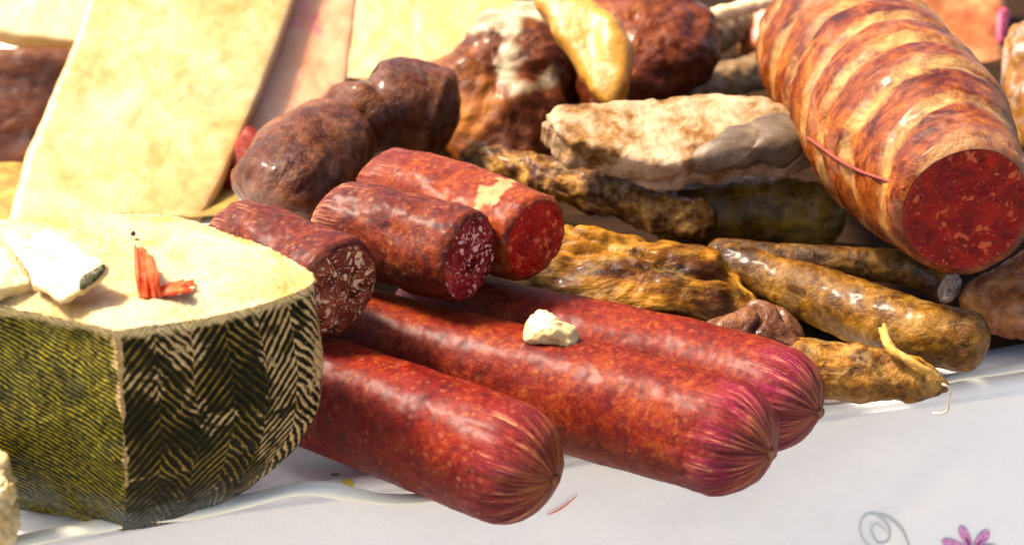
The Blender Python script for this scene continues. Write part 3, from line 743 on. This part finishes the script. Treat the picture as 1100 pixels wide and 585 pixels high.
def leaning(name, outline, p0, normal, thick, label, cat, mat, power=9, amp=.0016, seed=1, res=.003, side=None, smoothn=1, sc=18):
    n = Vector(normal).normalized()
    o2 = []
    m = len(outline)
    for i in range(m):      # keep corners fairly crisp: insert points near the corners
        a = Vector(outline[i]); b = Vector(outline[(i+1) % m]); o2 += [a.lerp(b, f) for f in (.03, .25, .5, .75, .97)]
    me = slab([tuple(p) for p in o2], p0, n, thick, power, res, lambda co, nn, i: amp*fbm(co, sc, 3, seed)+amp*.25*fbm(co, 140, 3, seed), smoothn=3)
    c = sum((v.co for v in me.vertices), Vector())/len(me.vertices); c.z = min(v.co.z for v in me.vertices)
    t = thing(name, label, cat, c, 'slabs of cured fat leaning at the back' if 'fat' in name else None)
    link('body', me, mat, t); return t, me
leaning('fat_slab', [(6, 250), (30, 165), (66, 78), (92, 8), (110, -40), (330, -50), (316, 2), (275, 110), (238, 195), (206, 256)], W(110, 262, .0), (.20, -.47, .86), .013, 'big cream-yellow slab of cured fat leaning back behind the green-rinded cheese', 'fat slab', FAT1, seed=1)
leaning('fat_slab', [(236, 168), (262, 205), (300, 158), (350, 105), (372, 90), (384, 0), (388, -40), (270, -40), (256, 60)], W(110, 262, .0)-V(.20, -.47, .86).normalized()*.0142, (.20, -.47, .86), .012, 'narrow pinkish fat slab with red meat streaks at its top, between the cream slab and the yellow slab', 'fat slab', FAT2, seed=2)
leaning('fat_slab', [(355, 150), (362, 60), (370, -40), (560, -40), (556, 60), (540, 150)], W(450, 150, .0)+V(0, .05, 0), (-.05, -.50, .86), .022, 'plain yellow slab of cured fat standing behind the dark tied sausage', 'fat slab', FAT3, seed=3)
leaning('fat_slab', [(-60, 20), (-60, -50), (130, -50), (110, 10), (92, 45), (20, 38)], W(0, 40, .035), (.1, -.45, .88), .012, 'pale thin fat slab in the top left corner, lying over the brown bacon', 'fat slab', FATP, seed=4)
leaning('bacon_piece', [(-60, 195), (-60, 48), (30, 50), (100, 52), (90, 110), (70, 178), (20, 186)], W(20, 190, .0)+V(0, .005, 0), (.05, -.75, .66), .022, 'brown-pink piece of smoked bacon behind the left edge of the cream slab', 'bacon', BAC, seed=5, amp=.002)
leaning('bacon_piece', [(228, 210), (240, 160), (262, 130), (282, 150), (280, 200), (262, 226)], W(256, 218, 0), (-.3, -.75, .5), .016, 'dark red bacon wedge in the gap below the pink fat slab', 'bacon', m_dry('dark_red_meat', [(.35, (.10, .008, .004)), (.55, (.26, .02, .008)), (.7, (.4, .06, .02))], 40, .1, rough=.4), seed=6, power=4)

# smoked chunk with white fat, centre back
mH = m_dry('smoked_chunk', [(.38, (.02, .004, .0005)), (.48, (.08, .018, .002)), (.57, (.19, .055, .006)), (.70, (.36, .15, .03))], 30, .0, (.55, .36, .22), rough=.3, coat=.5, wrinkle=.004, seed=25)
ht, hm, _, _ = lump('smoked_ham_piece', [(440, 66), (462, 48), (500, 22), (530, -10), (600, -20), (640, 20), (620, 90), (600, 140), (560, 160), (505, 150), (470, 120), (445, 90)],
     ZB+.055, (0, -.55, .8), .060, 'dark smoked ham chunk with a white fat cap, behind the dark tied sausage', 'ham', mH, power=2.3, amp=.006, seed=7, sc=22, res=.0025)
FW = m_fat('white_fat', (.84, .78, .66), (.8, .66, .46), (.7, .5, .3), sc=40)
marks(hm, ht.location, 'fat', [[(470, 42, 3), (500, 24, 9), (540, 6, 14), (590, 4, 16)], [(548, 12, 16), (549, 44, 11), (543, 68, 5), (550, 96, 3)], [(552, 92, 3), (575, 94, 3), (592, 86, 6), (602, 76, 4)]], 5, 9, 60)
marks(hm, ht.location, 'glow', [[(455, 75, 6), (470, 110, 14), (500, 130, 16), (530, 105, 12)], [(455, 62, 5), (490, 48, 4)]], 10, 12, 60)  # warm glow on the ham, painted into its colour
def add_marks(mat, name, color, sub=None):
    nt = mat.node_tree; b = nt.nodes['Principled BSDF']; src = b.inputs['Base Color'].links[0].from_socket
    a = nt.nodes.new('ShaderNodeAttribute'); a.attribute_name = name
    mx = nt.nodes.new('ShaderNodeMix'); mx.data_type = 'RGBA'; nt.links.new(a.outputs['Fac'], mx.inputs[0]); nt.links.new(src, mx.inputs[6])
    no = nt.nodes.new('ShaderNodeTexNoise'); no.inputs['Scale'].default_value = 90; no.inputs['Detail'].default_value = 5
    tc = nt.nodes.new('ShaderNodeTexCoord'); nt.links.new(tc.outputs['Object'], no.inputs['Vector'])
    r = nt.nodes.new('ShaderNodeValToRGB'); r.color_ramp.elements[0].position = .35; r.color_ramp.elements[1].position = .65
    r.color_ramp.elements[0].color = (*(sub or color), 1); r.color_ramp.elements[1].color = (*color, 1); nt.links.new(no.outputs['Fac'], r.inputs[0])
    nt.links.new(r.outputs[0], mx.inputs[7]); nt.links.new(mx.outputs[2], b.inputs['Base Color'])
for a_ in LATE: add_marks(*a_)
add_marks(mH, 'glow', (.38, .14, .02), (.18, .05, .008)); add_marks(mH, 'fat', (.48, .40, .24), (.20, .13, .07))
# second chunk with thick yellow fat edge
mI = m_dry('red_smoked_meat', [(.38, (.02, .003, .001)), (.48, (.08, .014, .003)), (.57, (.18, .042, .008)), (.70, (.38, .16, .06))], 36, .12, (.25, .12, .13), rough=.3, coat=.5, wrinkle=.004, seed=31)
it, im, _, _ = lump('smoked_ham_piece', [(600, 10), (620, -30), (700, -45), (760, -20), (772, 15), (765, 45), (735, 66), (700, 86), (668, 100), (640, 106), (625, 80), (612, 45)],
     ZB+.070, (-.05, -.5, .85), .050, 'dark red smoked ham piece with a thick curved yellow fat edge', 'ham', mI, power=2.6, amp=.005, seed=9, sc=26, res=.0022)
FY = m_fat('yellow_fat', (.34, .17, .012), (.38, .16, .009), (.15, .045, .003), sc=60, sss=.02)
zi = ZB+.088; fo = [(570, -12), (600, -22), (640, -10), (662, 18), (673, 52), (672, 84), (656, 107), (636, 100), (622, 76), (604, 48), (582, 22)]
me = slab(fo, W(630, 40, zi), Vector((-.3, -.62, .72)), .024, 3.2, .0018, lambda co, n, i: .002*fbm(co, 40, 4, 3)-.0018*sm(.5, .95, ridge(V(co.x, co.y*.5, co.z*.5), 26, 7.7)), smoothn=8, rag=.05)
link('fat_edge', me, FY, it)
# bacon block behind the big salami
FB = m_fat('bacon_block_fat', (.50, .22, .08), (.40, .12, .03), (.22, .05, .010), sc=22, meat=(.30, .04, .02), meatlv=(.55, .66), aniso=(.5, 1, 1.6), meatsc=26, sss=.08)
bt, bme = leaning('bacon_piece', [(806, 42), (806, -30), (930, -60), (1092, -60), (1086, 20), (1082, 110), (1060, 118), (960, 60), (880, 60)], W(950, 110, ZB)+V(0, .05, 0), (.12, -.62, .78), .045, 'thick orange-brown bacon block with pale fat rim behind the large salami', 'bacon', FB, seed=8, power=6, amp=.004)
PK = m_plain('pink_meat', (.55, .06, .12), .4, bump=.001)
decal(bt, bme, bt.location, [(1072, 14), (1081, 10), (1083, 30), (1078, 46), (1071, 44)], PK, 'lean_streak', lift=.001)
decal(bt, bme, bt.location, [(1074, 66), (1081, 62), (1081, 84), (1077, 98), (1072, 90)], PK, 'lean_streak', lift=.001)
# right edge scraps
mR = m_dry('grey_amber_meat', [(.38, (.05, .02, .006)), (.48, (.18, .07, .014)), (.57, (.32, .16, .05)), (.70, (.42, .32, .30))], 40, .4, (.55, .52, .5), rough=.35, coat=.3, seed=41)
lump('dried_meat', [(1082, 20), (1100, 6), (1150, 0), (1180, 60), (1170, 140), (1130, 160), (1098, 130), (1086, 80)], ZB+.06, (-.1, -.55, .8), .04, 'amber and grey scrap of dried meat cut by the right border beside the bacon block', 'dried meat', mR, seed=12, amp=.004, res=.0025)
mRR = m_dry('rust_meat', [(.35, (.05, .012, .005)), (.47, (.20, .06, .02)), (.57, (.40, .18, .07)), (.68, (.6, .42, .28))], 45, .25, (.5, .38, .3), rough=.33, coat=.4, seed=44)
lump('dried_meat', [(1036, 306), (1056, 286), (1090, 262), (1140, 245), (1190, 260), (1190, 330), (1120, 338), (1070, 330)], ZB+.034, (-.1, -.5, .85), .034, 'rust-brown piece of dried meat under the red cut end of the large salami', 'dried meat', mRR, seed=13, amp=.004, res=.0016)
# hidden-in-shade sausages at the back
mS = m_dry('shade_skin', [(.35, (.05, .025, .012)), (.5, (.16, .09, .05)), (.65, (.32, .22, .14))], 45, .2, rough=.4, coat=.3, seed=50)
dried('dried_sausage', [(700, 66), (760, 42), (800, 22), (850, 8)], [16, 20, 20, 16], ZB+.02, 'dull brown sausage in the shade at the back, left of the bacon block', 21, mS, group='shaded sausages at the back')
dried('dried_sausage', [(690, 115), (740, 100), (790, 84), (840, 70)], [16, 19, 20, 18], ZB+.02, 'greenish brown sausage in the dark gap behind the pale meat slab', 22, mS, group='shaded sausages at the back')
dried('pale_sausage', [(700, 20), (760, 18), (800, 8), (860, -6)], [8, 9, 9, 8], ZB+.06, 'thin cream-coloured sausage at the top edge beside the red smoked ham', 23, m_fat('cream_skin', (.75, .58, .34), (.7, .5, .26), (.6, .38, .16), sc=40), group=None, cat='sausage')

# ------------------------------------------------------------------ the cheese
def cheese():
    zt = .100; out = [(-150, 300), (-80, 322), (0, 334), (62, 347), (119, 360), (129, 361), (206, 351), (268, 338), (306, 326), (333, 314), (337, 304), (322, 292), (285, 272), (245, 258), (200, 242), (160, 237), (100, 235), (40, 240), (-40, 250), (-120, 268)]
    pts = [W(x, y, zt) for x, y in out]
    L = catmull(pts, closed=True, n=24); n = 520
    P, _, per = resample(L+[L[0]], [0]*(len(L)+1), [i/n for i in range(n)])
    c = sum(P, Vector())/len(P); c.z = 0
    # where the seam is (start of u)
    seam = W(124, 361, zt)
    t = thing('cheese', 'half wheel of aged cheese with dark green herringbone rind and a cream cut top', 'cheese', V(c.x, c.y, 0))
    k0 = min(range(n), key=lambda i: (P[i]-seam).length)
    P = P[k0:]+P[:k0]
    # outward normals in plan
    nv = 110; vs = []; uvs = []; seg = per/n
    for j in range(nv+1):
        v_ = j/nv; z = zt*v_
        # round foot, slight belly
        a = max(0, 1-v_/.75); sc = 1-.45*a**2.5+.03*sin(pi*v_)
        for i in range(n+1):
            p = P[i % n]; q = V(c.x+(p.x-c.x)*sc, c.y+(p.y-c.y)*sc, z+.003)
            vs.append(q); uvs.append((i*seg, v_*zt*1.12))
    fs = [(j*(n+1)+i, j*(n+1)+i+1, (j+1)*(n+1)+i+1, (j+1)*(n+1)+i) for j in range(nv) for i in range(n)]
    fs.append(tuple(reversed(range(n))))
    me = mesh(vs, fs, uv=uvs)
    if sum(f.normal.dot(f.center-V(c.x, c.y, .05))*f.area for f in me.polygons) < 0: me.flip_normals()
    def dsp(co, nn, i):
        if co.z > zt+.002: return 0
        return .0012*fbm(co, 45, 4, 2)
    displace(me, dsp)
    m = NT('rind'); uv = m.n('TexCoord').outputs['UV']; o = m.obj(); sp = m.n('SeparateXYZ', _0=uv); u, v = sp.outputs[0], sp.outputs[1]
    nz = m.noise(o, 60, 4, .6); nf = m.noise(o, 420, 4, .65); big_ = m.noise(o, 24, 4, .6)
    wob = m.math('MULTIPLY', m.math('SUBTRACT', nz, .5), .007)
    # right part: herringbone columns.  u grows from the seam
    wcol = .0125
    pp = m.math('PINGPONG', m.math('ADD', u, wob), wcol)
    hb = m.math('ADD', m.math('ADD', v, m.math('MULTIPLY', pp, 1.15)), wob)
    st = m.math('SINE', m.math('MULTIPLY', hb, 2*pi/.0040))
    # stroke breaks near column borders
    col_edge = m.math('ABSOLUTE', m.math('SUBTRACT', m.math('DIVIDE', pp, wcol), .5))
    # left part: one fine slanting ribbing
    lb = m.math('ADD', m.math('SUBTRACT', v, m.math('MULTIPLY', u, -.62)), m.math('ADD', wob, m.math('MULTIPLY', m.math('MULTIPLY', u, u), 1.5)))
    st2 = m.math('SINE', m.math('MULTIPLY', lb, 2*pi/.0034))
    PERI = per
    isleft = m.math('GREATER_THAN', u, per*.62)
    return t, P, c, zt, me, m, dict(u=u, v=v, st=st, st2=st2, lb=lb, nz=nz, nf=nf, big=big_, o=o, wob=wob, ce=col_edge, per=per, uv=uv), per
t, P, c, zt, rme, m, k, per = cheese()
# direction of u: right or left of the seam?
goes_right = (P[20]-P[0]).x > 0
u = k['u'] if goes_right else m.math('SUBTRACT', per, k['u'])
uR = u; uL = m.math('SUBTRACT', per, u)
nzc = m.math('SUBTRACT', k['nz'], .5)
wcol = .0135
pp = m.math('PINGPONG', m.math('ADD', uR, m.math('MULTIPLY', nzc, .004)), wcol)
ppn = m.math('DIVIDE', pp, wcol)
hb = m.math('ADD', m.math('ADD', k['v'], m.math('MULTIPLY', pp, -1.35)), k['wob'])
hb = m.math('ADD', hb, m.math('MULTIPLY', m.math('MODULO', m.math('FLOOR', m.math('DIVIDE', m.math('ADD', uR, m.math('MULTIPLY', nzc, .004)), wcol)), 2.0), .0025))
st = m.math('MULTIPLY', m.math('ADD', m.math('SINE', m.math('MULTIPLY', hb, 2*pi/.0050)), m.math('ADD', 1, m.math('MULTIPLY', m.math('SUBTRACT', m.noise(k['o'], 190, 4, .7), .5), 2.6))), .5)
lb = m.math('ADD', m.math('ADD', k['v'], m.math('MULTIPLY', uL, -.62)), k['wob'])
lb = m.math('ADD', lb, m.math('MULTIPLY', m.math('MULTIPLY', k['v'], k['v']), 2.2))
st2 = m.math('MULTIPLY', m.math('ADD', m.math('SINE', m.math('MULTIPLY', lb, 2*pi/.0031)), m.math('ADD', 1, m.math('MULTIPLY', m.math('SUBTRACT', m.noise(k['o'], 210, 4, .7), .5), 2.4))), .5)
isL = m.math('LESS_THAN', uL, per*.38)
stm = m.n('Mix', {'data_type': 'FLOAT'}); m.set(stm.inputs[0], isL); m.set(stm.inputs[2], st); m.set(stm.inputs[3], st2); ST = stm.outputs[0]
dark = m.ramp(m.math('ADD', m.math('MULTIPLY', k['big'], .6), m.math('MULTIPLY', k['nf'], .4)), [(.4, (.006, .006, .0015)), (.6, (.016, .014, .003))])
ridgeR = m.ramp(k['nz'], [(.42, (.04, .028, .002)), (.64, (.28, .18, .025))])
ridgeL = m.ramp(k['nf'], [(.35, (.10, .085, .003)), (.6, (.42, .33, .010))])
rg = m.mix(isL, ridgeR, ridgeL)
stb = m.math('ADD', ST, m.math('MULTIPLY', m.math('SUBTRACT', k['nf'], .5), .7))
thrR = m.ramp(stb, [(.66, 0.), (.95, 1.)]); thrL = m.ramp(stb, [(.40, 0.), (.72, 1.)])
thr = m.n('Mix', {'data_type': 'FLOAT'}); m.set(thr.inputs[0], isL); m.set(thr.inputs[2], thrR); m.set(thr.inputs[3], thrL)
col = m.mix(thr.outputs[0], dark, rg)
# blackish wax smears
col = m.mix(m.ramp(m.noise(k['o'], 55, 5, .65, .6), [(.56, 0.), (.68, .7)]), col, (.018, .018, .005))
# worn patches where the pale paste shows between strokes: grow to the right end and along the seam and top rim
worn = m.math('ADD', m.noise(k['o'], 48, 5, .7, .5), m.math('MULTIPLY', m.ramp(m.math('DIVIDE', uR, .115), [(.40, 0.), (.95, 1.)]), .31))
worn = m.math('ADD', worn, m.math('MULTIPLY', m.ramp(m.math('DIVIDE', k['v'], zt), [(.6, 0.), (1., 1.)]), .06))
reg = m.ramp(worn, [(.575, 0.), (.62, 1.)])
keep = m.ramp(m.math('ADD', m.math('ADD', st, m.math('MULTIPLY', m.ramp(m.math('DIVIDE', uR, .115), [(.6, 0.), (1., 1.)]), .35)), m.math('MULTIPLY', m.math('SUBTRACT', k['nf'], .5), 1.2)), [(.42, 0.), (.60, 1.)])
wmask = m.math('MULTIPLY', m.math('MULTIPLY', reg, keep), m.math('SUBTRACT', 1.0, isL))
full = m.math('MULTIPLY', m.ramp(worn, [(.72, 0.), (.76, 1.)]), m.math('SUBTRACT', 1.0, isL)); wmask = m.math('MAXIMUM', wmask, full)
seamw = m.math('MAXIMUM', m.math('ADD', m.math('MULTIPLY', m.math('SUBTRACT', m.noise(k['o'], 130, 5, .7), .5), .014), m.math('MULTIPLY', m.math('SUBTRACT', k['v'], .045), .050)), 0.0)
seam = m.math('LESS_THAN', m.math('MINIMUM', m.math('MULTIPLY', uR, 1.6), uL), seamw)
pale = m.math('MAXIMUM', wmask, seam)
col = m.mix(pale, col, m.ramp(k['nf'], [(.35, (.46, .28, .09)), (.65, (.64, .45, .20))]))
rimp = m.ramp(m.math('ADD', m.math('DIVIDE', k['v'], zt*1.12), m.math('MULTIPLY', m.math('SUBTRACT', m.noise(k['o'], 260, 4, .7), .5), .07)), [(.955, 0.), (.975, 1.)]); col = m.mix(rimp, col, (.76, .56, .24))
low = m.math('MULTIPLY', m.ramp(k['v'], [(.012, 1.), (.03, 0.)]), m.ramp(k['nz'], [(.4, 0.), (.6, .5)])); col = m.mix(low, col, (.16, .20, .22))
nr = m.bump(ST, .0022, .9); nr = m.bump(k['nf'], .0010, .7, nr); nr = m.bump(pale, .0006, .5, nr)
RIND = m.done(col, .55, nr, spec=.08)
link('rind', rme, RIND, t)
# cut top: granular paste, crumbled rim
nr_, nn_ = 90, len(P); vs = []; rad = []
for j in range(nr_+1):
    f = 1-j/nr_*.995
    for p in P:
        q = V(c.x+(p.x-c.x)*f, c.y+(p.y-c.y)*f, 0)
        h = zt+.0028+.0006*sm(1, .9, f)+.0030*sm(1, .80, f)+(.0010*fbm(q, 45, 4, 3)+.0020*fbm(q, 16, 2, 8))*sm(1, .93, f)+.0005*fbm(q, 400, 3, 1)
        if j == 0: h = zt+.0025
        if j in (1, 2): q += V((q.x-c.x), (q.y-c.y), 0).normalized()*(.0012+.0014*noise.noise(q*420)); h += .0006*noise.noise(q*500)
        vs.append(V(q.x, q.y, h)); rad.append(f)
fs = [(j*nn_+i, j*nn_+(i+1) % nn_, (j+1)*nn_+(i+1) % nn_, (j+1)*nn_+i) for j in range(nr_) for i in range(nn_)]
cme = mesh(vs, fs, attrs={'rad': ('FLOAT', rad)})
if sum(f.normal.z for f in cme.polygons) < 0: cme.flip_normals()
m = NT('cheese_paste'); o = m.obj(); n1 = m.noise(o, 35, 5, .6, .5); n2 = m.noise(o, 380, 4, .7)
col = m.ramp(n1, [(.4, (.47, .35, .18)), (.53, (.45, .30, .115)), (.64, (.42, .22, .045))])
col = m.mix(m.ramp(n2, [(.62, 0.), (.75, .4)]), col, (.70, .50, .2))
PASTE = m.done(col, .6, m.bump(n2, .0012, .8, m.bump(n1, .0015, .4)), spec=.3, sss=.15, sssr=(.006, .005, .003))
link('cut_top', cme, PASTE, t)
ZC = zt+.0060

def flake(name, outline, z, label, mat, thick=.004, normal=(0, -.1, 1), seed=1, zc=None, cat='cheese piece', group=None, lift=0):
    p0 = W(sum(p[0] for p in outline)/len(outline), sum(p[1] for p in outline)/len(outline), z)
    me = slab(outline, p0, Vector(normal), thick, 12, .0011, lambda co, n, i: .0010*fbm(co, 90, 4, seed)+.0005*fbm(co, 400, 3, seed), smoothn=4, rag=.10)
    cc = sum((v.co for v in me.vertices), Vector())/len(me.vertices); cc.z = min(v.co.z for v in me.vertices)
    th = thing(name, label, cat, cc, group); link('paste', me, mat, th); return th, me
PASTE2 = m_fat('cheese_crumb', (.50, .41, .25), (.49, .37, .16), (.44, .27, .06), sc=40, sss=.15)
ft, fme = flake('cheese_shaving', [(0, 252), (16, 248), (28, 264), (34, 246), (50, 246), (64, 252), (80, 262), (100, 276), (117, 283), (108, 298), (84, 312), (64, 322), (50, 312), (34, 302), (20, 280)], ZC+.011, 'torn cream cheese shaving with a dark rind tip, lying on top of the big cheese', PASTE2, .0032, (-.25, -.35, .9), 2)
DR = m_dry('rind_scrap', [(.4, (.012, .012, .006)), (.55, (.05, .05, .015)), (.68, (.35, .28, .1))], 220, .2, rough=.4)
decal(ft, fme, ft.location, [(84, 306), (88, 298), (96, 293), (106, 288), (115, 283), (113, 291), (104, 301), (94, 309), (86, 312)], DR, 'rind_edge', lift=.0008, thick=.001, rings=6)
flake('cheese_shaving', [(-30, 280), (-5, 262), (14, 272), (24, 290), (34, 304), (10, 309), (-30, 312)], ZC+.007, 'smaller yellowish cheese shaving at the left border, beneath the torn one', PASTE2, .006, (.1, -.3, .95), 5)
# red dried flower threads on the cheese
rt = thing('red_thread_tuft', 'small tuft of bright red dried threads lying on top of the cheese', 'garnish', W(165, 318, ZC))
RT = m_dry('red_thread', [(.35, (.45, .03, .012)), (.5, (.72, .09, .03)), (.65, (.85, .22, .10))], 150, .15, (.9, .4, .3), rough=.5, coat=.1, wrinkle=.0006)
random.seed(3)
for i in range(80):
    u_ = random.random()
    if i < 50:
        x0, y0 = lerp(150, 176, u_), 320-3*random.random(); x1, y1 = lerp(146, 166, u_)+random.uniform(-2, 2), lerp(262, 276, u_)+random.uniform(-1, 5); zt_ = ZC+.009*random.random()+.004
        mid = ((x0+x1)/2+random.uniform(-2, 2)-1, (y0+y1)/2); 
    else:
        x0, y0 = lerp(160, 186, u_), 319-4*random.random(); x1, y1 = random.uniform(194, 212), random.uniform(300, 314); zt_ = ZC+.003
        mid = ((x0+x1)/2, (y0+y1)/2-3)
    pp_ = [W(x0, y0, ZC+.0015), W(mid[0], mid[1], (ZC+zt_)/2+.003), W(x1, y1, zt_)]
    me, _, _ = tube(pp_, [.0006, .0008, .0004], nu=6, step=.0025); link('thread', me, RT, rt)
sp, _, _ = tube([W(140.5, 250.5, ZC+.0008), W(145.5, 251, ZC+.0008)], [.0011, .0011], nu=14, step=.0005)
solo('peppercorn', 'tiny black peppercorn on the cheese top behind the red tuft', 'peppercorn', sp, m_plain('black', (.01, .01, .01), .4))
# crumbs
def crumb(outline, z, label, thick, normal, seed, amp=.002):
    p0 = W(sum(p[0] for p in outline)/len(outline), sum(p[1] for p in outline)/len(outline), z)
    me = slab(outline, p0, Vector(normal), thick, 2.5, .0009, lambda co, n, i: amp*fbm(co, 130, 4, seed)+amp*.3*fbm(co, 500, 3, seed), smoothn=5)
    return solo('cheese_crumb', label, 'cheese piece', me, PASTE2)
crumb([(563, 344), (568, 334), (578, 328), (590, 332), (602, 336), (614, 342), (619, 354), (618, 366), (600, 366), (580, 362), (565, 356)], .058, 'small pale cheese crumb lying between two red sausages', .014, (0, -.6, .8), 4)
crumb([(-40, 500), (-20, 484), (4, 484), (10, 500), (14, 520), (18, 545), (16, 570), (0, 590), (-40, 590)], .035, 'crumbly pale cheese chunk at the lower left border in front of the green rind', .03, (.2, -.8, .5), 6, .003)
